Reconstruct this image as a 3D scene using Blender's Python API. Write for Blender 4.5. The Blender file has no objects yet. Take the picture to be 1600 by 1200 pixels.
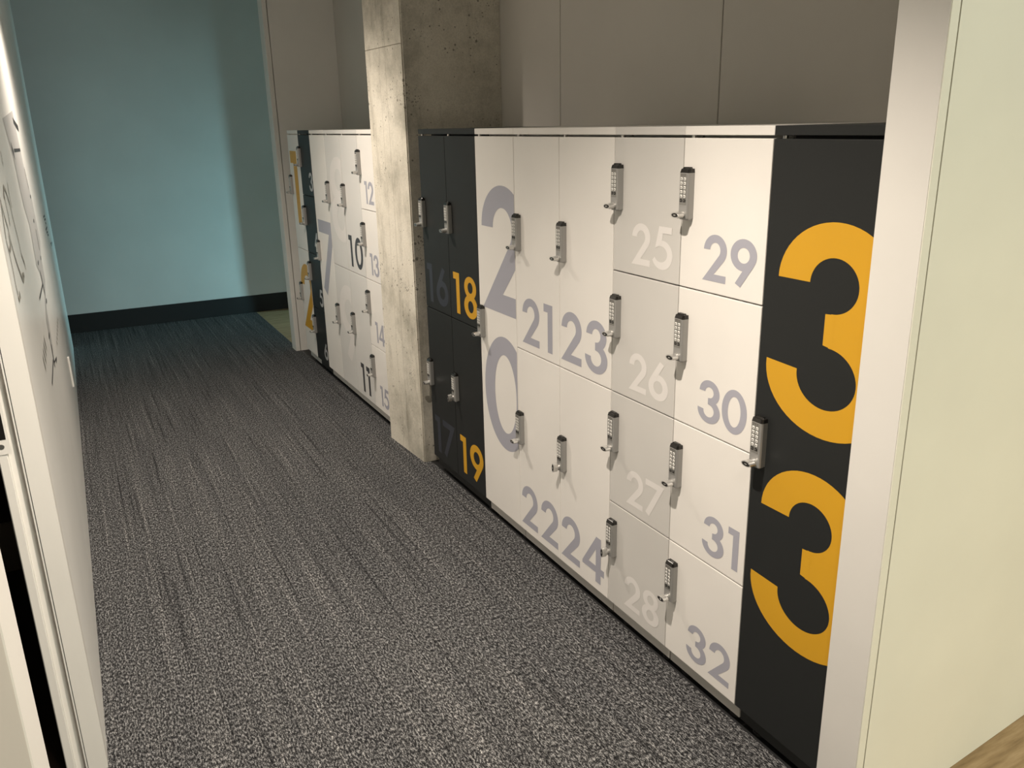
import bpy, bmesh, math, random
from mathutils import Vector, Matrix

random.seed(7)
SC = bpy.context.scene
COL = SC.collection

# ------------------------------------------------------------------ camera
PITCH, YAW, ROLL = -0.3032640422880853, -0.4815296132333171, -0.021693960554128314
CAM_H = 1.575
cy, sy, cp, sp = math.cos(YAW), math.sin(YAW), math.cos(PITCH), math.sin(PITCH)
fwd = Vector((-sy * cp, cy * cp, sp))
right0 = Vector((cy, sy, 0))
up0 = right0.cross(fwd)
right = math.cos(ROLL) * right0 + math.sin(ROLL) * up0
up = -math.sin(ROLL) * right0 + math.cos(ROLL) * up0
cam_data = bpy.data.cameras.new('camera')
cam = bpy.data.objects.new('camera', cam_data)
COL.objects.link(cam)
m = Matrix.Identity(4)
for i in range(3):
    m[i][0], m[i][1], m[i][2] = right[i], up[i], -fwd[i]
m[0][3], m[1][3], m[2][3] = 0, 0, CAM_H
cam.matrix_world = m
cam_data.sensor_width = 36
cam_data.lens = 1303.8565 * 36 / 1600
cam_data.clip_start = 0.02
SC.camera = cam

# ------------------------------------------------------------------ world, lights, exposure
SC.view_settings.view_transform = 'Standard'
SC.view_settings.look = 'None'
SC.view_settings.exposure = 0.0
SC.view_settings.gamma = 1.0
SC.view_settings.use_curve_mapping = False
world = bpy.data.worlds.new('world')
SC.world = world
world.use_nodes = True
world.node_tree.nodes['Background'].inputs[0].default_value = (0.9, 0.95, 0.9, 1)
world.node_tree.nodes['Background'].inputs[1].default_value = 0.15

CEIL = 2.72


def spot(name, loc, power, color=(1, 1, 1), cone=128, blend=0.75, radius=0.022, aim=(0, 0, -1)):
    d = bpy.data.lights.new(name, 'SPOT')
    d.energy, d.color, d.spot_size, d.spot_blend = power, color, math.radians(cone), blend
    d.shadow_soft_size = radius
    o = bpy.data.objects.new(name, d)
    o.location = loc
    o.rotation_euler = Vector(aim).to_track_quat('-Z', 'Y').to_euler()
    COL.objects.link(o)
    return o


def area(name, loc, aim, sx, sz, power, color, spread=180):
    d = bpy.data.lights.new(name, 'AREA')
    d.shape = 'RECTANGLE'
    d.size, d.size_y, d.energy, d.color = sx, sz, power, color
    d.spread = math.radians(spread)
    o = bpy.data.objects.new(name, d)
    o.location = loc
    o.rotation_euler = Vector(aim).to_track_quat('-Z', 'Y').to_euler()
    COL.objects.link(o)
    return o


# track spots over the corridor, mostly found from the shadows of the keypad locks
WARM = (1.0, 0.885, 0.755)
spot('track_spot', (0.40, 1.34, 2.40), 250, color=WARM, cone=126, blend=1.0)
spot('track_spot', (0.40, 0.02, 2.40), 48, color=WARM, cone=126, blend=1.0)  # added to brighten the left wall, placed by the row's spacing
spot('track_spot', (0.38, 2.60, 2.40), 15, color=WARM, cone=132, blend=1.0)
spot('track_spot', (0.38, 3.98, 2.40), 168, color=WARM, cone=139, blend=1.0, aim=(0.06, 0.0, -1))
# daylight from the passage on the right at the far end
area('passage_daylight', (4.6, 6.75, 0.42), (-1, 0.40, -0.04), 0.10, 0.7, 27, (0.42, 0.85, 0.93), 70)
# daylight from the windows of the room behind the camera
area('room_daylight', (2.6, -3.4, 1.7), (-0.1, 1, -0.05), 2.0, 1.6, 122, (0.84, 0.87, 0.75))
spot('ceiling_spot', (2.0, -0.60, 2.45), 52, color=(1.0, 0.66, 0.26), cone=140, blend=1.0)

# ------------------------------------------------------------------ materials


def new_mat(name, color, rough=0.5, metal=0.0, spec=0.5):
    mt = bpy.data.materials.new(name)
    mt.use_nodes = True
    b = mt.node_tree.nodes['Principled BSDF']
    b.inputs['Base Color'].default_value = (*color, 1)
    b.inputs['Roughness'].default_value = rough
    b.inputs['Metallic'].default_value = metal
    b.inputs['Specular IOR Level'].default_value = spec
    return mt


def nodes(mt):
    return mt.node_tree.nodes, mt.node_tree.links, mt.node_tree.nodes['Principled BSDF']


def pos_scaled(N, L, sc):
    g = N.new('ShaderNodeNewGeometry')
    mp = N.new('ShaderNodeMapping')
    mp.inputs['Scale'].default_value = sc
    L.new(g.outputs['Position'], mp.inputs['Vector'])
    return mp.outputs['Vector']


def noise(N, L, vec, scale, detail=2, rough=0.5):
    n = N.new('ShaderNodeTexNoise')
    n.inputs['Scale'].default_value = scale
    n.inputs['Detail'].default_value = detail
    n.inputs['Roughness'].default_value = rough
    L.new(vec, n.inputs['Vector'])
    return n.outputs['Fac']


def ramp(N, L, fac, stops):
    r = N.new('ShaderNodeValToRGB')
    e = r.color_ramp.elements
    while len(e) < len(stops):
        e.new(0.5)
    for el, (p, c) in zip(e, stops):
        el.position = p
        el.color = (*c, 1) if len(c) == 3 else c
    L.new(fac, r.inputs['Fac'])
    return r.outputs['Color']


def mathn(N, L, op, a, b):
    n = N.new('ShaderNodeMath')
    n.operation = op
    for i, v in enumerate((a, b)):
        if isinstance(v, (int, float)):
            n.inputs[i].default_value = v
        else:
            L.new(v, n.inputs[i])
    return n.outputs[0]


def mixc(N, L, mode, fac, a, b):
    n = N.new('ShaderNodeMix')
    n.data_type = 'RGBA'
    n.blend_type = mode
    if isinstance(fac, (int, float)):
        n.inputs[0].default_value = fac
    else:
        L.new(fac, n.inputs[0])
    for i, v in ((6, a), (7, b)):
        if isinstance(v, tuple):
            n.inputs[i].default_value = (*v, 1)
        else:
            L.new(v, n.inputs[i])
    return n.outputs[2]


def paint(name, color, rough=0.5, var=0.03, spec=0.4):
    """painted or laminated surface with a faint orange-peel and tone variation"""
    mt = new_mat(name, color, rough, 0, spec)
    N, L, b = nodes(mt)
    v = pos_scaled(N, L, (1, 1, 1))
    f = noise(N, L, v, 3.0, 3)
    c = ramp(N, L, f, [(0.3, tuple(x * (1 - var) for x in color)), (0.7, tuple(min(1, x * (1 + var)) for x in color))])
    L.new(c, b.inputs['Base Color'])
    bp = N.new('ShaderNodeBump')
    bp.inputs['Strength'].default_value = 0.02
    bp.inputs['Distance'].default_value = 0.002
    L.new(noise(N, L, v, 400, 1), bp.inputs['Height'])
    L.new(bp.outputs['Normal'], b.inputs['Normal'])
    return mt


M = {}
M['white'] = paint('white_laminate', (0.80, 0.775, 0.74), 0.42)
M['grey'] = paint('light_grey_laminate', (0.60, 0.585, 0.56), 0.42)
M['pale'] = paint('pale_grey_laminate', (0.67, 0.66, 0.64), 0.42)
M['dark'] = paint('charcoal_laminate', (0.0185, 0.0198, 0.0198), 0.45, 0.03, 0.25)
M['plinth_white'] = paint('plinth_white', (0.62, 0.60, 0.57), 0.5)
M['plinth_dark'] = paint('plinth_dark', (0.02, 0.021, 0.02), 0.5)
M['lavender'] = paint('lavender_grey_vinyl', (0.385, 0.385, 0.445), 0.4)
M['gold'] = paint('gold_vinyl', (0.60, 0.32, 0.018), 0.4)
M['slate'] = paint('slate_vinyl', (0.036, 0.040, 0.052), 0.4, 0.03, 0.3)
M['offwhite'] = paint('off_white_vinyl', (0.745, 0.72, 0.70), 0.4)
M['silver_vinyl'] = paint('silver_vinyl', (0.40, 0.41, 0.42), 0.4)
M['charcoal_vinyl'] = paint('charcoal_vinyl', (0.055, 0.055, 0.06), 0.4)
M['wall'] = paint('white_wall_paint', (0.76, 0.74, 0.70), 0.5)
M['wall_gloss'] = paint('white_wall_board', (0.87, 0.855, 0.82), 0.28)
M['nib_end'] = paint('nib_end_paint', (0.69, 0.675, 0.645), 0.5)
M['back'] = paint('grey_wall_panel', (0.56, 0.535, 0.49), 0.5)
M['far'] = paint('far_wall_paint', (0.66, 0.68, 0.67), 0.55)
M['near'] = paint('cream_wall_paint', (0.76, 0.745, 0.66), 0.45)
M['frame'] = paint('cream_frame_paint', (0.74, 0.715, 0.675), 0.35)
M['black'] = paint('black_skirting_and_shade', (0.012, 0.012, 0.013), 0.6)
M['near_panel'] = paint('grey_panel_paint', (0.40, 0.385, 0.345), 0.5)
M['rubber'] = new_mat('black_rubber', (0.015, 0.015, 0.015), 0.6)
M['steel'] = new_mat('brushed_steel', (0.55, 0.54, 0.52), 0.35, 1.0)
M['ceiling'] = paint('ceiling_white', (0.75, 0.74, 0.72), 0.8)
M['lock_silver'] = new_mat('lock_silver', (0.34, 0.335, 0.325), 0.38, 0.35)
M['lock_panel'] = new_mat('lock_panel', (0.24, 0.235, 0.22), 0.45, 0.3)
M['lock_black'] = new_mat('lock_black', (0.014, 0.013, 0.012), 0.18)
M['lock_key'] = new_mat('lock_key', (0.80, 0.79, 0.76), 0.4)
M['lock_mark'] = new_mat('lock_mark', (0.12, 0.11, 0.10), 0.5)
M['chrome'] = new_mat('satin_chrome', (0.62, 0.61, 0.59), 0.25, 0.8)
M['pencil'] = new_mat('grey_line_print', (0.30, 0.29, 0.26), 0.5)
M['ink'] = new_mat('black_print', (0.03, 0.03, 0.032), 0.5)
M['map_grey'] = paint('pale_map_print', (0.50, 0.485, 0.475), 0.35)
M['brown'] = paint('dark_brown_floor', (0.035, 0.022, 0.014), 0.7)
M['roomgrey'] = paint('room_grey', (0.25, 0.22, 0.18), 0.7)
for k in ('lock_silver', 'lock_panel', 'steel', 'chrome'):
    N, L, b = nodes(M[k])
    f = noise(N, L, pos_scaled(N, L, (40, 40, 900)), 1.0, 2)
    L.new(mathn(N, L, 'MULTIPLY_ADD', f, 0.12), b.inputs['Roughness'])
    b.inputs['Roughness'].links[0].from_node.inputs[2].default_value = 0.28


def carpet():
    mt = new_mat('charcoal_loop_carpet', (0.08, 0.077, 0.075), 0.95, 0, 0.15)
    N, L, b = nodes(mt)
    # loop speckle, slightly longer along the ribs
    sp_ = noise(N, L, pos_scaled(N, L, (215, 80, 1)), 1.0, 2, 0.7)
    fine = noise(N, L, pos_scaled(N, L, (480, 380, 1)), 1.0, 1, 0.5)
    coarse = noise(N, L, pos_scaled(N, L, (105, 48, 1)), 1.0, 2, 0.6)
    speck = mathn(N, L, 'ADD', mathn(N, L, 'MULTIPLY', sp_, 0.56), mathn(N, L, 'MULTIPLY', fine, 0.32))
    speck = mathn(N, L, 'ADD', speck, mathn(N, L, 'MULTIPLY', coarse, 0.12))
    c = ramp(N, L, speck, [(0.40, (0.0035, 0.0035, 0.0040)), (0.50, (0.036, 0.036, 0.038)), (0.60, (0.29, 0.292, 0.297))])
    # broken light and dark yarn lines that run down the corridor
    st = noise(N, L, pos_scaled(N, L, (85, 0.9, 1)), 1.0, 2, 0.6)
    stc = ramp(N, L, st, [(0.29, (0.34, 0.34, 0.35)), (0.42, (0.94, 0.94, 0.94)), (0.57, (1.0, 1.0, 1.0)), (0.72, (1.65, 1.62, 1.58))])
    st2 = noise(N, L, pos_scaled(N, L, (14, 0.8, 1)), 1.0, 2, 0.6)
    stc2 = ramp(N, L, st2, [(0.3, (0.88, 0.88, 0.89)), (0.7, (1.1, 1.09, 1.08))])
    c = mixc(N, L, 'MULTIPLY', 1.0, c, stc)
    c = mixc(N, L, 'MULTIPLY', 1.0, c, stc2)
    L.new(c, b.inputs['Base Color'])
    bp = N.new('ShaderNodeBump')
    bp.inputs['Strength'].default_value = 0.5
    bp.inputs['Distance'].default_value = 0.004
    L.new(speck, bp.inputs['Height'])
    L.new(bp.outputs['Normal'], b.inputs['Normal'])
    return mt


def wood():
    mt = new_mat('oak_vinyl_plank', (0.4, 0.28, 0.15), 0.45)
    N, L, b = nodes(mt)
    g = noise(N, L, pos_scaled(N, L, (5, 45, 1)), 1.0, 5, 0.65)
    c = ramp(N, L, g, [(0.3, (0.23, 0.155, 0.075)), (0.5, (0.38, 0.27, 0.145)), (0.7, (0.52, 0.39, 0.24))])
    w = N.new('ShaderNodeTexBrick')
    w.inputs['Scale'].default_value = 1.0
    w.inputs['Brick Width'].default_value = 1.2
    w.inputs['Row Height'].default_value = 0.18
    w.inputs['Mortar Size'].default_value = 0.0015
    w.inputs['Color1'].default_value = (1, 1, 1, 1)
    w.inputs['Color2'].default_value = (0.84, 0.84, 0.84, 1)
    w.inputs['Mortar'].default_value = (0.35, 0.3, 0.25, 1)
    L.new(pos_scaled(N, L, (1, 1, 1)), w.inputs['Vector'])
    c = mixc(N, L, 'MULTIPLY', 1.0, c, w.outputs['Color'])
    L.new(c, b.inputs['Base Color'])
    return mt


def concrete():
    mt = new_mat('raw_concrete', (0.5, 0.47, 0.4), 0.85, 0, 0.25)
    N, L, b = nodes(mt)
    p1 = pos_scaled(N, L, (1, 1, 1))
    big = noise(N, L, p1, 3.2, 6, 0.62)
    c = ramp(N, L, big, [(0.32, (0.52, 0.49, 0.42)), (0.47, (0.66, 0.62, 0.535)), (0.60, (0.71, 0.67, 0.585)), (0.8, (0.75, 0.715, 0.63))])
    # cloudy stains drawn out vertically by the shuttering
    stn = noise(N, L, pos_scaled(N, L, (7, 7, 1.3)), 1.0, 5, 0.7)
    c = mixc(N, L, 'MULTIPLY', 0.55, c, ramp(N, L, stn, [(0.34, (0.55, 0.54, 0.52)), (0.45, (1, 1, 1)), (1, (1, 1, 1))]))
    mot = noise(N, L, p1, 2.4, 7, 0.72)
    c = mixc(N, L, 'MULTIPLY', 0.75, c, ramp(N, L, mot, [(0.36, (0.58, 0.585, 0.57)), (0.5, (0.95, 0.95, 0.95)), (0.6, (1, 1, 1))]))
    # fine grit
    gr = noise(N, L, p1, 160, 2, 0.6)
    c = mixc(N, L, 'MULTIPLY', 0.6, c, ramp(N, L, gr, [(0.3, (0.80, 0.80, 0.80)), (0.6, (1.04, 1.04, 1.04))]))
    # air-bubble pits gathered in patches
    vor = N.new('ShaderNodeTexVoronoi')
    vor.inputs['Scale'].default_value = 34
    L.new(p1, vor.inputs['Vector'])
    patch = noise(N, L, p1, 5.0, 3, 0.6)
    vr = N.new('ShaderNodeTexVoronoi')
    vr.inputs['Scale'].default_value = 95
    L.new(p1, vr.inputs['Vector'])
    lim = ramp(N, L, patch, [(0.45, (0.06, 0.06, 0.06)), (0.68, (0.24, 0.24, 0.24))])
    pit = mathn(N, L, 'LESS_THAN', vor.outputs['Distance'], lim)
    lim2 = ramp(N, L, patch, [(0.52, (0.0, 0.0, 0.0)), (0.70, (0.34, 0.34, 0.34))])
    pit2 = mathn(N, L, 'LESS_THAN', vr.outputs['Distance'], lim2)
    pits = mathn(N, L, 'MAXIMUM', pit, pit2)
    c = mixc(N, L, 'MIX', mathn(N, L, 'MULTIPLY', pits, 0.72), c, (0.11, 0.10, 0.085))
    # wandering shutter-board lines, vertical, and one pour joint
    gpos = N.new('ShaderNodeNewGeometry')
    sx = N.new('ShaderNodeSeparateXYZ')
    L.new(gpos.outputs['Position'], sx.inputs[0])
    wob = mathn(N, L, 'MULTIPLY', mathn(N, L, 'SUBTRACT', noise(N, L, pos_scaled(N, L, (0.2, 0.2, 3)), 1.0, 3), 0.5), 0.035)
    yy = mathn(N, L, 'ADD', sx.outputs['Y'], wob)
    fr = mathn(N, L, 'ABSOLUTE', mathn(N, L, 'SUBTRACT', yy, 3.735), 0)
    ln = mathn(N, L, 'LESS_THAN', fr, 0.0022)
    fr2 = mathn(N, L, 'ABSOLUTE', mathn(N, L, 'SUBTRACT', mathn(N, L, 'ADD', yy, mathn(N, L, 'MULTIPLY', wob, 0.8)), 3.805), 0)
    ln = mathn(N, L, 'MAXIMUM', ln, mathn(N, L, 'LESS_THAN', fr2, 0.0016))
    c = mixc(N, L, 'MIX', mathn(N, L, 'MULTIPLY', ln, 0.42), c, (0.22, 0.19, 0.15))
    L.new(c, b.inputs['Base Color'])
    bp = N.new('ShaderNodeBump')
    bp.inputs['Strength'].default_value = 0.4
    bp.inputs['Distance'].default_value = 0.004
    h = mathn(N, L, 'SUBTRACT', mathn(N, L, 'MULTIPLY', gr, 0.3), pits)
    L.new(h, bp.inputs['Height'])
    L.new(bp.outputs['Normal'], b.inputs['Normal'])
    return mt


M['carpet'], M['wood'], M['concrete'] = carpet(), wood(), concrete()

# ------------------------------------------------------------------ mesh helpers


def add_box(bm, x0, x1, y0, y1, z0, z1, bev=0.0, mat=0, seg=1):
    vs = [bm.verts.new((x, y, z)) for x in (x0, x1) for y in (y0, y1) for z in (z0, z1)]
    fs = []
    for q in ((0, 1, 3, 2), (4, 6, 7, 5), (0, 4, 5, 1), (2, 3, 7, 6), (0, 2, 6, 4), (1, 5, 7, 3)):
        fs.append(bm.faces.new([vs[i] for i in q]))
    for f in fs:
        f.material_index = mat
    if bev:
        es = list({e for f in fs for e in f.edges})
        r = bmesh.ops.bevel(bm, geom=es, offset=bev, segments=seg, affect='EDGES', profile=0.7)
        for f in r['faces']:
            f.material_index = mat
    return vs


def add_prism(bm, pts, z0, z1, mat=0):
    lo = [bm.verts.new((x, y, z0)) for x, y in pts]
    hi = [bm.verts.new((x, y, z1)) for x, y in pts]
    n = len(pts)
    fs = [bm.faces.new(lo[::-1]), bm.faces.new(hi)]
    for i in range(n):
        fs.append(bm.faces.new((lo[i], lo[(i + 1) % n], hi[(i + 1) % n], hi[i])))
    for f in fs:
        f.material_index = mat
    return lo, hi


def add_cyl(bm, c, r, h, axis='Z', n=20, mat=0, sy_=1.0):
    """cylinder from c along axis; sy_ squashes the second radius"""
    rings = []
    for t in (0, h):
        ring = []
        for k in range(n):
            a = 2 * math.pi * k / n
            u, v = r * math.cos(a), r * sy_ * math.sin(a)
            if axis == 'Z':
                p = (c[0] + u, c[1] + v, c[2] + t)
            elif axis == 'X':
                p = (c[0] + t, c[1] + u, c[2] + v)
            else:
                p = (c[0] + u, c[1] + t, c[2] + v)
            ring.append(bm.verts.new(p))
        rings.append(ring)
    fs = [bm.faces.new(rings[0][::-1]), bm.faces.new(rings[1])]
    for k in range(n):
        fs.append(bm.faces.new((rings[0][k], rings[0][(k + 1) % n], rings[1][(k + 1) % n], rings[1][k])))
    for f in fs:
        f.material_index = mat
    return fs


def obj(name, bm, mats, parent=None, org=(0, 0, 0), label=None, smooth=False):
    bmesh.ops.recalc_face_normals(bm, faces=bm.faces[:])
    me = bpy.data.meshes.new(name)
    bm.to_mesh(me)
    bm.free()
    if smooth:
        for p in me.polygons:
            p.use_smooth = True
    for mt in (mats if isinstance(mats, (list, tuple)) else [mats]):
        me.materials.append(mt)
    if any(org):
        me.transform(Matrix.Translation(-Vector(org)))
    o = bpy.data.objects.new(name, me)
    COL.objects.link(o)
    if parent:
        o.parent = parent
    if label:
        o['label'] = label
    return o


def struct(name, bm, mats, parent=None):
    o = obj(name, bm, mats, parent)
    if not parent:
        o['kind'] = 'structure'
    return o


def thing(name, label, cat, loc, group=None):
    o = bpy.data.objects.new(name, None)
    o.empty_display_size = 0.1
    o.location = loc
    COL.objects.link(o)
    o['label'], o['category'] = label, cat
    if group:
        o['group'] = group
    return o


# ------------------------------------------------------------------ the setting
X0 = 1.374          # front plane of the locker doors
XB = 1.835          # back wall of the locker recess
XL = -0.115         # corridor face of the left wall
YF = 7.60           # far wall

bm = bmesh.new()
add_box(bm, -0.20, 1.388, -6, YF, -0.05, 0.0)
add_box(bm, 1.388, 1.400, 1.04, 6.08, -0.05, 0.0)
struct('floor', bm, M['carpet'])
bm = bmesh.new()
add_box(bm, 1.388, 5.6, -6, 1.04, -0.05, -0.001)
add_box(bm, 1.388, 5.6, 6.08, YF, -0.05, -0.001)
add_box(bm, 1.90, 5.6, 1.04, 1.60, -0.05, -0.001)
struct('floor', bm, M['wood'])
bm = bmesh.new()
add_box(bm, 1.400, 1.90, 1.04, 6.08, -0.05, -0.001)  # black colour stands in for the shade under the lockers
struct('floor', bm, M['black'])
bm = bmesh.new()
add_box(bm, -3.0, -0.20, -6, YF, -0.05, 0.0)
struct('floor', bm, M['brown'])
bm = bmesh.new()
add_box(bm, -3.0, 5.6, -6, YF + 0.1, CEIL, CEIL + 0.1)
struct('ceiling', bm, M['ceiling'])

# far wall with black skirting
bm = bmesh.new()
add_box(bm, -3.0, 5.6, YF, YF + 0.1, 0.0, CEIL)
struct('wall_far', bm, M['far'])
bm = bmesh.new()
add_box(bm, -3.0, 5.6, YF - 0.012, YF, 0.0, 0.152, 0.002)
struct('baseboard_far', bm, M['black'])

bm = bmesh.new()
add_box(bm, 1.95, 2.12, YF - 0.166, YF, 0.0, CEIL)  # unseen pilaster, added to cast a shadow edge on the far wall
struct('shadow_blocker', bm, M['far'])

# back wall of the recess, in panels with shadow gaps
bm = bmesh.new()
add_box(bm, XB + 0.012, XB + 0.08, 1.09, 6.03, 0, CEIL)
edges = [1.0885, 2.0985, 3.0385, 3.9785, 4.9185, 6.0185]
for a, b_ in zip(edges[:-1], edges[1:]):
    add_box(bm, XB, XB + 0.012, a + 0.002, b_ - 0.002, 0, CEIL, 0.0015)
struct('wall_back', bm, M['back'])

# nib wall at the far end of the lockers (end face towards the corridor, edge trim, near face)
bm = bmesh.new()
add_box(bm, 1.355, 5.6, 6.03, 6.13, 0, CEIL)
add_box(bm, 1.3905, 5.6, 6.018, 6.03, 0, CEIL)
struct('wall_nib_far', bm, M['wall'])
bm = bmesh.new()
add_box(bm, 1.355, 1.3855, 6.014, 6.03, 0, CEIL, 0.0015)
struct('trim_1', bm, M['wall'])

# nib wall next to the camera on the right: end face plus near face turned a few degrees
bm = bmesh.new()
ang = math.radians(4.6)
tx, ty = math.cos(ang), math.sin(ang)
P0 = (1.350, 0.984)


def along(d, off=0.0):
    return (P0[0] + tx * d - ty * off, P0[1] + ty * d + tx * off)


add_prism(bm, [along(0, 0.012), along(4.2, 0.012), (5.55, 1.50), (1.85, 1.0875), (1.350, 1.0875)], 0, CEIL)
add_prism(bm, [along(0.0275), along(4.2), along(4.2, 0.012), along(0.0275, 0.012)], 0, CEIL)
struct('wall_nib_near', bm, M['near'])
bm = bmesh.new()
add_prism(bm, [along(0), along(0.0235), along(0.0235, 0.012), along(0, 0.012)], 0, CEIL)
struct('trim_2', bm, M['near'])
# thin painted skin on the end face
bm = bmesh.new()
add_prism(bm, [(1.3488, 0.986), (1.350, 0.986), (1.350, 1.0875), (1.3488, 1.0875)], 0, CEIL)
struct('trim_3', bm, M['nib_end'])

# left wall with the doorway near the camera
bm = bmesh.new()
add_prism(bm, [(-0.124, 2.11), (-0.098, 7.05), (-0.216, 7.05), (-0.216, 2.11)], 0, CEIL)
struct('wall_left', bm, M['wall_gloss'])
bm = bmesh.new()
add_box(bm, -0.216, -0.1195, -6, 0.862, 0, CEIL)
struct('wall_left_near', bm, M['near_panel'])
bm = bmesh.new()   # far door jamb: face, seal groove, stop, inner edge
add_prism(bm, [(-0.1245, 2.07), (-0.124, 2.11), (-0.168, 2.11), (-0.168, 2.07)], 0, CEIL)
add_box(bm, -0.1735, -0.1695, 2.073, 2.11, 0, CEIL)
add_box(bm, -0.196, -0.175, 2.088, 2.11, 0, CEIL)
add_box(bm, -0.216, -0.196, 2.072, 2.11, 0, CEIL, 0.002)
jamb = struct('trim_4', bm, M['frame'])
bm = bmesh.new()   # near door jamb
add_box(bm, -0.216, -0.118, 0.862, 0.98, 0, CEIL, 0.003)
struct('trim_5', bm, M['frame'])
bm = bmesh.new()   # steel strike plate let into the far jamb
add_box(bm, -0.2155, -0.188, 2.0705, 2.0716, 0.890, 1.075, 0.0004, 0)
add_box(bm, -0.2145, -0.1935, 2.0700, 2.0706, 0.925, 1.00, 0.0, 1)
add_cyl(bm, (-0.205, 2.0698, 0.909), 0.006, 0.001, 'Y', 14, 2)
obj('strike_plate', bm, [M['frame'], M['lock_black'], M['steel']], jamb)

# dark room behind the doorway
bm = bmesh.new()
add_box(bm, -3.0, -0.222, 3.38, 3.46, 0, CEIL)
add_box(bm, -3.08, -3.0, -2.0, 3.46, 0, CEIL)
add_box(bm, -3.0, -0.222, -2.08, -2.0, 0, CEIL)
struct('wall_side_room', bm, M['brown'])
bm = bmesh.new()
add_box(bm, -3.0, -0.222, 3.365, 3.38, 0, 0.197, 0.002)
struct('baseboard_side_room', bm, M['roomgrey'])

# closing walls of the passages and of the room behind the camera
bm = bmesh.new()
add_box(bm, -3.0, -2.9, 3.5, YF, 0, CEIL)
struct('wall_passage_left', bm, M['brown'])
bm = bmesh.new()
add_box(bm, 5.6, 5.7, -6, YF, 0, CEIL)
struct('wall_right', bm, M['wall'])
bm = bmesh.new()
add_box(bm, -3.0, 5.6, -6.1, -6.0, 0, CEIL)
struct('wall_behind', bm, M['wall'])

# ------------------------------------------------------------------ concrete column
col_pts = [(1.343, 3.965), (1.366, 3.552), (XB - 0.001, 3.552), (XB - 0.001, 3.965)]
column = thing('concrete_column', 'raw concrete column with pits and a pour joint standing between the two locker banks', 'column', (1.6, 3.76, 0))
bm = bmesh.new()
add_prism(bm, col_pts, 0, 1.9035)
ins = [(x + (0.006 if x < 1.6 else -0.0), y) for x, y in col_pts]
add_prism(bm, [(ins[0][0], ins[0][1] - 0.001), (ins[1][0], ins[1][1] + 0.001), ins[2], ins[3]], 1.9035, 1.9065)
add_prism(bm, col_pts, 1.9065, CEIL)
bmesh.ops.remove_doubles(bm, verts=bm.verts[:], dist=1e-6)
es = [e for e in bm.edges if abs(e.verts[0].co.z - e.verts[1].co.z) > 0.5 and e.verts[0].co.x < 1.5]
bmesh.ops.bevel(bm, geom=es, offset=0.005, segments=2, affect='EDGES')
obj('shaft', bm, M['concrete'], column, (1.6, 3.76, 0))

# ------------------------------------------------------------------ numerals (unit-height outlines)


def ring(cx, cz, ro, rz, ri, rzi, a0=0.0, a1=360.0, n=56, ci=None):
    """annulus pieces between an outer and an inner ellipse; angles in degrees, clockwise when a1<a0"""
    cix, ciz = ci if ci else (cx, cz)
    k = max(4, int(abs(a1 - a0) / 360 * n))
    out = []
    for i in range(k):
        t0 = math.radians(a0 + (a1 - a0) * i / k)
        t1 = math.radians(a0 + (a1 - a0) * (i + 1) / k)
        out.append([(cx + ro * math.cos(t0), cz + rz * math.sin(t0)), (cx + ro * math.cos(t1), cz + rz * math.sin(t1)),
                    (cix + ri * math.cos(t1), ciz + rzi * math.sin(t1)), (cix + ri * math.cos(t0), ciz + rzi * math.sin(t0))])
    return out


SIX = [ring(.383, .33, .383, .33, .175, .16, ci=(.380, .337)), [[(.062, .515), (.43, 1.0), (.59, .93), (.335, .585)]]]
GLYPH = {   # groups of pieces; pieces of different groups may overlap
    '0': [ring(.388, .5, .388, .5, .196, .345, n=96)],
    '1': [[[(0, .835), (.16, .835), (.16, 1), (0, 1)], [(.16, 0), (.35, 0), (.35, 1), (.16, 1)]]],
    '2': [ring(.374, .67, .361, .33, .160, .162, 180, -42)
          + [[(.493, .562), (.642, .449), (.361, .157), (0, 0)], [(0, 0), (.735, 0), (.735, .157), (.361, .157)]]],
    '3': [ring(.378, .72, .331, .28, .137, .125, 180, -90), ring(.378, .29, .37, .29, .172, .147, 90, -184),
          [[(.346, .445), (.40, .437), (.40, .595), (.346, .59)]]],
    '4': [[[(0, .27), (.50, 1), (.49, .72), (.229, .35)], [(0, .2), (.787, .2), (.787, .35), (.229, .35), (0, .27)]],
          [[(.49, 0), (.67, 0), (.67, 1), (.49, 1)]]],
    '5': [ring(.36, .34, .388, .34, .242, .187, 125, -155, ci=(.31, .359)),
          [[(.233, 1), (.40, 1), (.345, .62), (.171, .512), (.10, .485)]], [[(.233, .845), (.702, .845), (.702, 1), (.233, 1)]]],
    '6': SIX,
    '7': [[[(0, .835), (.473, .835), (.767, 1), (0, 1)], [(.473, .835), (.767, 1), (.182, 0), (.025, .08)]]],
    '8': [ring(.360, .735, .328, .265, .137, .130), ring(.368, .285, .368, .285, .150, .145)],
    '9': [[[(.765 - x, 1 - z) for x, z in p] for p in g] for g in SIX],
}


def clip(poly, axis, lim, keep_less):
    out = []
    for i in range(len(poly)):
        a, b_ = poly[i], poly[(i + 1) % len(poly)]
        ia = (a[axis] <= lim) if keep_less else (a[axis] >= lim)
        ib = (b_[axis] <= lim) if keep_less else (b_[axis] >= lim)
        if ia:
            out.append(a)
        if ia != ib:
            t = (lim - a[axis]) / (b_[axis] - a[axis])
            out.append((a[0] + t * (b_[0] - a[0]), a[1] + t * (b_[1] - a[1])))
    return out


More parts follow.
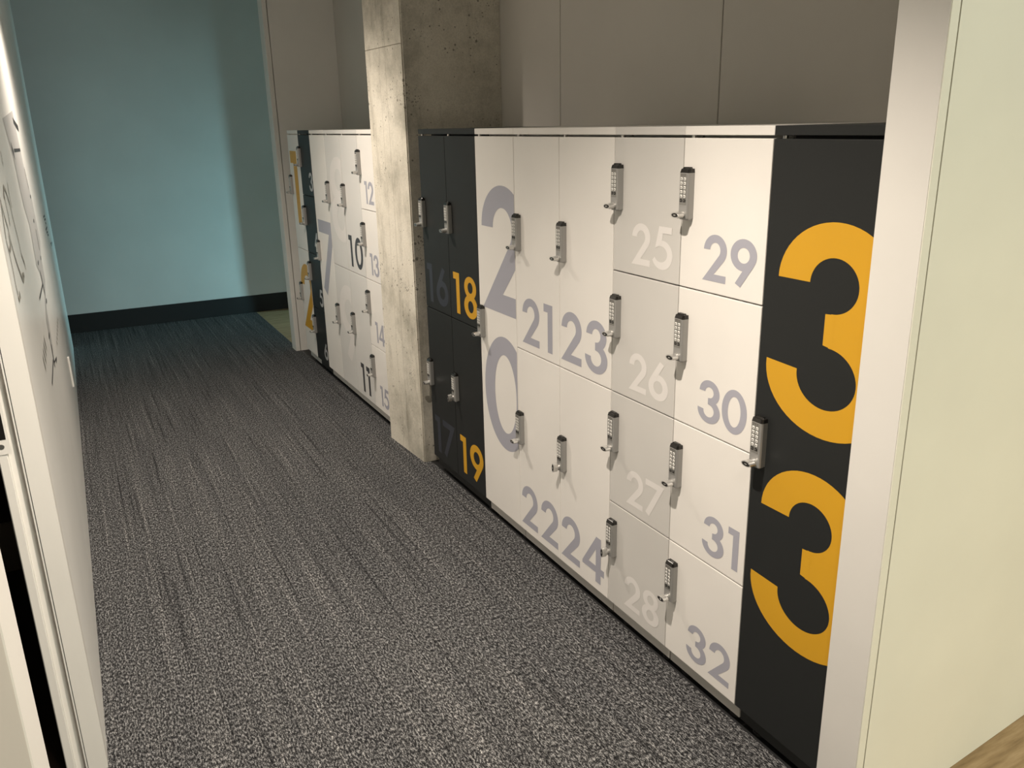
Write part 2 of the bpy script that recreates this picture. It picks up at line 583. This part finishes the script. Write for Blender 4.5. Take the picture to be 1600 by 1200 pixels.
def numeral_bm(digits, y0, y1, z0, z1):
    """digits: (char, y of left side, baseline z, height); clipped to the door y0..y1, z0..z1"""
    bm = bmesh.new()
    for ch, yl, zb, h in digits:
        for gi, poly in [(gi, p) for gi, g in enumerate(GLYPH[ch]) for p in g]:
            xf = X0 - .0004 - .0002 * gi
            w = [(yl - x * h, zb + z * h) for x, z in poly]
            for ax, lim, less in ((0, y1, True), (0, y0, False), (1, z1, True), (1, z0, False)):
                w = clip(w, ax, lim, less)
                if len(w) < 3:
                    break
            if len(w) < 3:
                continue
            vs = []
            for q in w:
                if not vs or (Vector((xf, *q)) - vs[-1].co).length > 1e-6:
                    vs.append(bm.verts.new((xf, *q)))
            if len(vs) > 2:
                f = bm.faces.new(vs)
                f.normal_update()
                if f.normal.x > 0:
                    f.normal_flip()
    return bm


def plain(name, bm, mt, parent, org, label=None):
    me = bpy.data.meshes.new(name)
    bm.to_mesh(me)
    bm.free()
    me.materials.append(mt)
    me.transform(Matrix.Translation(-Vector(org)))
    o = bpy.data.objects.new(name, me)
    COL.objects.link(o)
    o.parent = parent
    if label:
        o['label'] = label
    return o


# ------------------------------------------------------------------ keypad lock, built once at the origin
# origin: on the door face, middle of the lock, bottom edge; -x points into the corridor
LW, LH = 0.0172, 0.122


def lock_profile(s=1.0):
    return [(0, -LW), (-0.0135, -LW), (-0.0175, -LW + 0.0015), (-0.019, -LW + 0.005), (-0.019, LW - 0.0015), (-0.0175, LW), (0, LW)]


bm = bmesh.new()
add_prism(bm, lock_profile(), 0.0, LH - 0.009)
bmesh.ops.bevel(bm, geom=[e for e in bm.edges if all(v.co.z < 0.001 for v in e.verts)], offset=0.0025, segments=2, affect='EDGES')
L_HOUSE = obj('lock_housing', bm, M['lock_silver'])
bm = bmesh.new()
lo, hi = add_prism(bm, lock_profile(), LH - 0.009, LH + 0.004)
for v in hi:
    v.co.x *= 0.80
    v.co.y *= 0.90
    if v.co.x > -0.001:
        v.co.z += 0.001
bmesh.ops.bevel(bm, geom=[e for e in bm.edges if all(v.co.z > LH for v in e.verts)], offset=0.004, segments=3, affect='EDGES')
L_CAP = obj('lock_cap', bm, M['lock_black'])
bm = bmesh.new()
# slightly darker key field, then keys
F = -0.019
add_box(bm, F - 0.0005, F + 0.0005, -0.0105, LW - 0.0025, 0.036, LH - 0.011, 0.0003, 0)
for r in range(6):
    for c in range(2):
        yk = 0.0078 - c * 0.0122
        zk = 0.0985 - r * 0.0104
        if r < 5:
            add_box(bm, F - 0.0018, F - 0.0003, yk - 0.0039, yk + 0.0039, zk - 0.0038, zk + 0.0038, 0.0008, 1)
            add_box(bm, F - 0.0021, F - 0.0017, yk - 0.0013, yk + 0.0013, zk - 0.0016, zk + 0.0016, 0, 2)
        else:
            add_box(bm, F - 0.0018, F - 0.0003, yk - 0.0044, yk + 0.0044, zk - 0.0036, zk + 0.0036, 0.0006, 3)
            add_box(bm, F - 0.0021, F - 0.0017, yk - 0.0026, yk + 0.0026, zk - 0.0006, zk + 0.0008, 0, 0)
for k in range(3):
    yk = 0.0088 - k * 0.0062
    add_box(bm, F - 0.0008, F - 0.0004, yk - 0.0010, yk + 0.0010, LH - 0.0172, LH - 0.0132, 0, 2)
add_box(bm, F - 0.0008, F - 0.0004, -0.0075, 0.0115, LH - 0.0122, LH - 0.0110, 0, 2)
L_KEYS = obj('lock_keypad', bm, [M['lock_panel'], M['lock_key'], M['lock_mark'], M['lock_black']])
bm = bmesh.new()
add_cyl(bm, (-0.034, 0.0, 0.0), 0.0085, 0.017, 'X', 20, 0)


def oval(bm, x0, x1, ry, rz, mat, n=28, x1b=None):
    a, b_ = [], []
    for k in range(n):
        t = 2 * math.pi * k / n
        y, z = math.cos(t), math.sin(t)
        a.append(bm.verts.new((x0, ry * y, rz * z)))
        b_.append(bm.verts.new((x1, ry * 0.92 * y, rz * 0.88 * z)))
    fs = [bm.faces.new(a[::-1]), bm.faces.new(b_)]
    for k in range(n):
        fs.append(bm.faces.new((a[k], a[(k + 1) % n], b_[(k + 1) % n], b_[k])))
    for f in fs:
        f.material_index = mat


oval(bm, -0.0270, -0.0245, 0.0150, 0.0068, 0)
oval(bm, -0.0270, -0.0430, 0.0166, 0.0076, 0)
oval(bm, -0.0429, -0.0437, 0.0126, 0.0050, 1)
oval(bm, -0.0436, -0.0441, 0.0044, 0.0016, 0)
L_KNOB = obj('lock_knob', bm, [M['chrome'], M['lock_black']], smooth=False)
LOCK_USED = [False]


def place_lock(door, org, y, ztop, vertical=False):
    """the keypad lock on a door: four pieces, copied from the first"""
    base = Vector((X0, y, ztop - LH - 0.002)) - Vector(org)
    for src in (L_HOUSE, L_CAP, L_KEYS, L_KNOB):
        o = src if not LOCK_USED[0] else src.copy()
        if LOCK_USED[0]:
            COL.objects.link(o)
        o.parent = door
        if src is L_KNOB:
            o.location = base + Vector((0, 0.0015, 0.0125))
            o.rotation_euler = (math.radians(90 if vertical else 0), 0, 0)
            if vertical:
                o.location = base + Vector((0, 0.004, 0.016))
        else:
            o.location = base
    LOCK_USED[0] = True


# ------------------------------------------------------------------ lockers
ZT, ZB = 1.531, 0.081
ROWS = {1: [ZT, ZB], 2: [ZT, .799, ZB], 4: [ZT, 1.164, .799, .436, ZB]}
LOCK_TOP = {1: [.905], 2: [1.276, .5605], 4: [1.4605, 1.0955, .7375, .3805]}


def locker(label, cols, body, plinth, top):
    """cols: list from far (left in view) to near: (y_hi, y_lo, rows, door material, [ (digits, vinyl material, label) ...], vertical knobs)"""
    yh, yl = cols[0][0], cols[-1][1]
    org = (1.60, (yh + yl) / 2, 0)
    root = thing('locker', label, 'locker', org, 'numbered lockers along the corridor')
    bm = bmesh.new()
    add_box(bm, X0 + 0.0205, XB - 0.004, yl + 0.0012, yh - 0.0012, 0.078, 1.512)
    obj('carcass', bm, M[body], root, org)
    bm = bmesh.new()
    add_box(bm, X0 + 0.001, XB - 0.004, yl + 0.0004, yh - 0.0004, 1.5375, 1.558, 0.001)
    add_box(bm, X0 + 0.06, XB - 0.02, yl + 0.004, yh - 0.004, 1.512, 1.5375)
    obj('top_panel', bm, M[top], root, org)
    bm = bmesh.new()
    add_box(bm, X0 + 0.022, XB - 0.03, yl + 0.002, yh - 0.002, 0.029, 0.078, 0.001)
    obj('plinth', bm, M[plinth], root, org)
    for fx in (X0 + 0.06, XB - 0.09):
        for fy in (yl + 0.045, yh - 0.045):
            bm = bmesh.new()
            add_cyl(bm, (fx, fy, 0.0), 0.022, 0.008, 'Z', 18)
            add_cyl(bm, (fx, fy, 0.008), 0.008, 0.022, 'Z', 12)
            obj('levelling_foot', bm, M['rubber'], root, org)
    for (a, b_, rows, dm, nums, vert) in cols:
        bm = bmesh.new()
        add_cyl(bm, (X0 + 0.012, a - 0.022, ZT), 0.006, 0.0066, 'Z', 12)
        obj('pivot_pin', bm, M['steel'], root, org)
        R = ROWS[rows]
        for i in range(rows):
            z1, z0 = R[i] - (0.0 if i == 0 else 0.0018), R[i + 1] + (0.0018 if i < rows - 1 else 0)
            bm = bmesh.new()
            add_box(bm, X0, X0 + 0.019, b_ + 0.0014, a - 0.0014, z0, z1, 0.0022, 0, 2)
            d = obj('door', bm, M[dm], root, org)
            if i < len(nums) and nums[i]:
                digs, vm, lab = nums[i]
                for dg in digs:
                    plain('numeral', numeral_bm([dg], b_ + 0.0026, a - 0.0026, z0 + .002, z1 - .002), M[vm], d, org, lab)
            place_lock(d, org, a - 0.0270, LOCK_TOP[rows][i], i in vert)
    return root


Q = .1135
QZ = [1.195, .830, .467, .1125]      # baselines of the small numerals, quarter-height doors
HZ = [.830, .111]                    # half-height doors
H = .165


def two(t, ys, zb, h):
    return [(c, y, zb, h) for c, y in zip(t, ys)]


# far bank
locker('white two-door locker numbered 1 and 2 in gold, farthest from the camera',
       [(5.745, 5.472, 2, 'white', [([('1', 5.716, .967, .463)], 'gold', 'gold numeral'), ([('2', 5.745, .249, .452)], 'gold', 'gold numeral')], ())],
       'white', 'plinth_white', 'white')
locker('narrow charcoal four-door locker numbered 3 to 6 in silver',
       [(5.472, 5.199, 4, 'dark', [([(c, 5.288, z, Q)], 'silver_vinyl', 'silver numeral') for c, z in zip('3456', QZ)], ())],
       'dark', 'plinth_dark', 'dark')
locker('white single-door locker with a tall lavender number 7',
       [(5.199, 4.885, 1, 'white', [([('7', 5.163, .572, .464)], 'lavender', 'lavender numeral')], ())],
       'white', 'plinth_white', 'white')
locker('pale grey double locker with large faint numbers 8 and 9 and dark 10 and 11',
       [(4.885, 4.584, 2, 'pale', [([('8', 4.831, .949, .467)], 'offwhite', 'faint pale numeral'), ([('9', 4.828, .2394, .461)], 'offwhite', 'faint pale numeral')], ()),
        (4.584, 4.282, 2, 'pale', [(two('10', (4.553, 4.448), HZ[0], H + .008), 'charcoal_vinyl', 'charcoal numeral'),
                                   (two('11', (4.505, 4.4076), HZ[1], H + .003), 'charcoal_vinyl', 'charcoal numeral')], ())],
       'pale', 'plinth_white', 'pale')
locker('white four-door locker numbered 12 to 15 half hidden behind the concrete column',
       [(4.282, 3.982, 4, 'white', [(two('1' + c, (4.206 - k * .008, 4.156 - k * .008), z, Q), 'lavender', 'lavender numeral')
                                    for k, (c, z) in enumerate(zip('2345', QZ))], ())],
       'white', 'plinth_white', 'white')
# near bank
locker('charcoal four-door locker numbered 16 to 19 right of the concrete column',
       [(3.440, 3.166, 2, 'dark', [(two('16', (3.413, 3.315), HZ[0], H + .003), 'slate', 'faint slate numeral'),
                                   (two('17', (3.408, 3.318), HZ[1] + .008, H + .01), 'slate', 'faint slate numeral')], ()),
        (3.166, 2.886, 2, 'dark', [(two('18', (3.131, 3.030), HZ[0] - .001, H + .004), 'gold', 'gold numeral'),
                                   (two('19', (3.127, 3.029), HZ[1] + .006, H + .004), 'gold', 'gold numeral')], (1,))],
       'dark', 'plinth_dark', 'dark')
locker('white locker with a tall lavender 2 above 0 down its single door',
       [(2.886, 2.5835, 1, 'white', [([('2', 2.8525, .902, .463), ('0', 2.857, .364, .45)], 'lavender', 'tall lavender numeral')], ())],
       'white', 'plinth_white', 'white')
locker('white four-door locker numbered 21 to 24 in lavender',
       [(2.5835, 2.285, 2, 'white', [(two('21', (2.539, 2.388), HZ[0], H), 'lavender', 'lavender numeral'),
                                     (two('22', (2.567, 2.4205), HZ[1], H), 'lavender', 'lavender numeral')], ()),
        (2.285, 1.985, 2, 'white', [(two('23', (2.2735, 2.131), HZ[0], H + .002), 'lavender', 'lavender numeral'),
                                    (two('24', (2.276, 2.1385), HZ[1] - .001, H), 'lavender', 'lavender numeral')], (1,))],
       'white', 'plinth_white', 'white')
locker('light grey four-door locker numbered 25 to 28 in off-white',
       [(1.985, 1.6865, 4, 'grey', [(two('2' + c, (1.8955, 1.8015), z, Q), 'offwhite', 'off-white numeral') for c, z in zip('5678', QZ)], (3,))],
       'grey', 'plinth_white', 'grey')
locker('white four-door locker numbered 29 to 32 in lavender beside the charcoal 33',
       [(1.6865, 1.388, 4, 'white', [(two('29', (1.5975, 1.5012), QZ[0], Q), 'lavender', 'lavender numeral'),
                                     (two('30', (1.592, 1.5012), QZ[1], Q), 'lavender', 'lavender numeral'),
                                     (two('31', (1.549, 1.4506), QZ[2], Q), 'lavender', 'lavender numeral'),
                                     (two('32', (1.592, 1.4975), QZ[3], Q), 'lavender', 'lavender numeral')], ())],
       'white', 'plinth_white', 'white')
locker('charcoal single-door locker with a huge gold number 33, nearest the camera',
       [(1.388, 1.0885, 1, 'dark', [([('3', 1.3666, .906, .464), ('3', 1.3675, .3605, .457)], 'gold', 'huge gold numeral')], ())],
       'dark', 'plinth_dark', 'dark')

# ------------------------------------------------------------------ printed graphic on the left wall


def wall_x(y):
    return -0.124 + (y - 2.11) * 0.026 / 4.94


def strip(bm, pts, w, off=0.0012, mat=0):
    """flat line of width w through (y, z) points on the wall"""
    for (a, b_) in zip(pts[:-1], pts[1:]):
        dy, dz = b_[0] - a[0], b_[1] - a[1]
        l = math.hypot(dy, dz)
        ny, nz = -dz / l * w / 2, dy / l * w / 2
        q = [(a[0] + ny, a[1] + nz), (b_[0] + ny, b_[1] + nz), (b_[0] - ny, b_[1] - nz), (a[0] - ny, a[1] - nz)]
        vs = [bm.verts.new((wall_x(y) + off, y, z)) for y, z in q]
        bm.faces.new(vs).material_index = mat


def patch(bm, pts, off=0.0008, mat=0):
    bm.faces.new([bm.verts.new((wall_x(y) + off, y, z)) for y, z in pts]).material_index = mat


org = (-0.11, 3.0, 1.2)
g = thing('wall_graphic', 'grey line and map graphic printed on the white left wall', 'wall graphic', org)
bm = bmesh.new()
patch(bm, [(3.06, 1.62), (3.26, 1.50), (3.34, 1.34), (3.50, 1.26), (3.45, 1.12), (3.62, 1.07), (3.66, .98), (3.40, .93), (3.36, .80),
           (3.47, .80), (3.62, .95), (3.98, .99), (4.02, 1.08), (4.25, 1.12), (4.2, 1.30), (4.0, 1.45), (3.9, 1.66)])
obj('map_patch', bm, M['map_grey'], g, org)
for pts in ([(2.263, 1.435), (2.222, 1.395), (2.181, 1.349), (2.201, 1.319), (2.209, 1.277), (2.2, 1.246), (2.212, 1.218), (2.204, 1.209), (2.281, 1.208), (2.266, 1.217)],
            [(2.263, 1.421), (2.284, 1.39), (2.319, 1.362), (2.324, 1.332), (2.352, 1.3), (2.4, 1.263), (2.466, 1.226), (2.503, 1.207), (2.59, 1.213), (2.515, 1.222)],
            [(2.396, 1.426), (2.463, 1.451), (2.52, 1.434), (2.575, 1.398), (2.593, 1.36), (2.623, 1.324), (2.648, 1.294), (2.65, 1.259), (2.719, 1.225), (2.727, 1.207)],
            [(2.42, 1.432), (2.421, 1.401), (2.431, 1.38), (2.412, 1.36)], [(2.65, 1.45), (2.629, 1.419), (2.631, 1.386)],
            [(2.306, 1.351), (2.285, 1.323), (2.223, 1.32)], [(2.617, 1.532), (2.624, 1.51), (2.608, 1.497)]):
    bm = bmesh.new()
    strip(bm, pts, .012)
    obj('outline_lettering', bm, M['pencil'], g, org)
for pts, w in (([(3.27, 1.537), (3.35, 1.504)], .02), ([(3.40, 1.520), (3.95, 1.513)], .008), ([(3.80, 1.622), (4.18, 1.594)], .016),
               ([(4.01, 1.442), (4.08, 1.355)], .012), ([(4.00, 1.196), (3.98, 1.112)], .018), ([(3.65, 1.070), (3.70, .978)], .02),
               ([(3.66, 1.020), (3.19, 1.043)], .007), ([(3.40, .838), (3.36, .763)], .02), ([(3.33, .797), (2.94, .809)], .007),
               ([(3.38, .775), (3.62, .735)], .005)):
    bm = bmesh.new()
    strip(bm, pts, w * 1.5)
    obj('map_line', bm, M['ink'], g, org)
for y, z in ((4.1, 1.322), (3.96, 1.234), (3.62, 1.108), (3.96, 1.083), (3.71, .946), (3.38, .876), (3.60, .733)):
    bm = bmesh.new()
    patch(bm, [(y + .05 * math.cos(k * math.pi / 4), z + .008 * math.sin(k * math.pi / 4)) for k in range(8)], 0.0014)
    obj('map_dot', bm, M['ink'], g, org)
bm = bmesh.new()
for k in range(6):
    z = 1.115 - k * .024
    strip(bm, [(5.46 + .10 * (k % 3), z + .006), (5.78 + .05 * (k % 2), z - .010)], .011)
strip(bm, [(5.95, .915), (6.2, .900)], .008)
strip(bm, [(6.1, .888), (6.4, .878)], .008)
obj('caption', bm, M['ink'], g, org)
bm = bmesh.new()
for k in range(4):
    y = 2.72 + k * .09
    strip(bm, [(y, .955), (y + .03, .905)], .022)
for k in range(7):
    y = 3.95 + k * .11
    strip(bm, [(y, .728 - .004 * k), (y + .05, .705 - .004 * k)], .012)
obj('caption', bm, M['pencil'], g, org)

sock = thing('white_strip', 'small white vertical strip low on the left wall near its far end', 'strip', (-0.104, 5.07, 0.22))
bm = bmesh.new()
add_box(bm, wall_x(5.07), wall_x(5.07) + .009, 5.055, 5.085, .225, .395, .002)
obj('cover', bm, M['white'], sock, (-0.104, 5.07, 0.22))
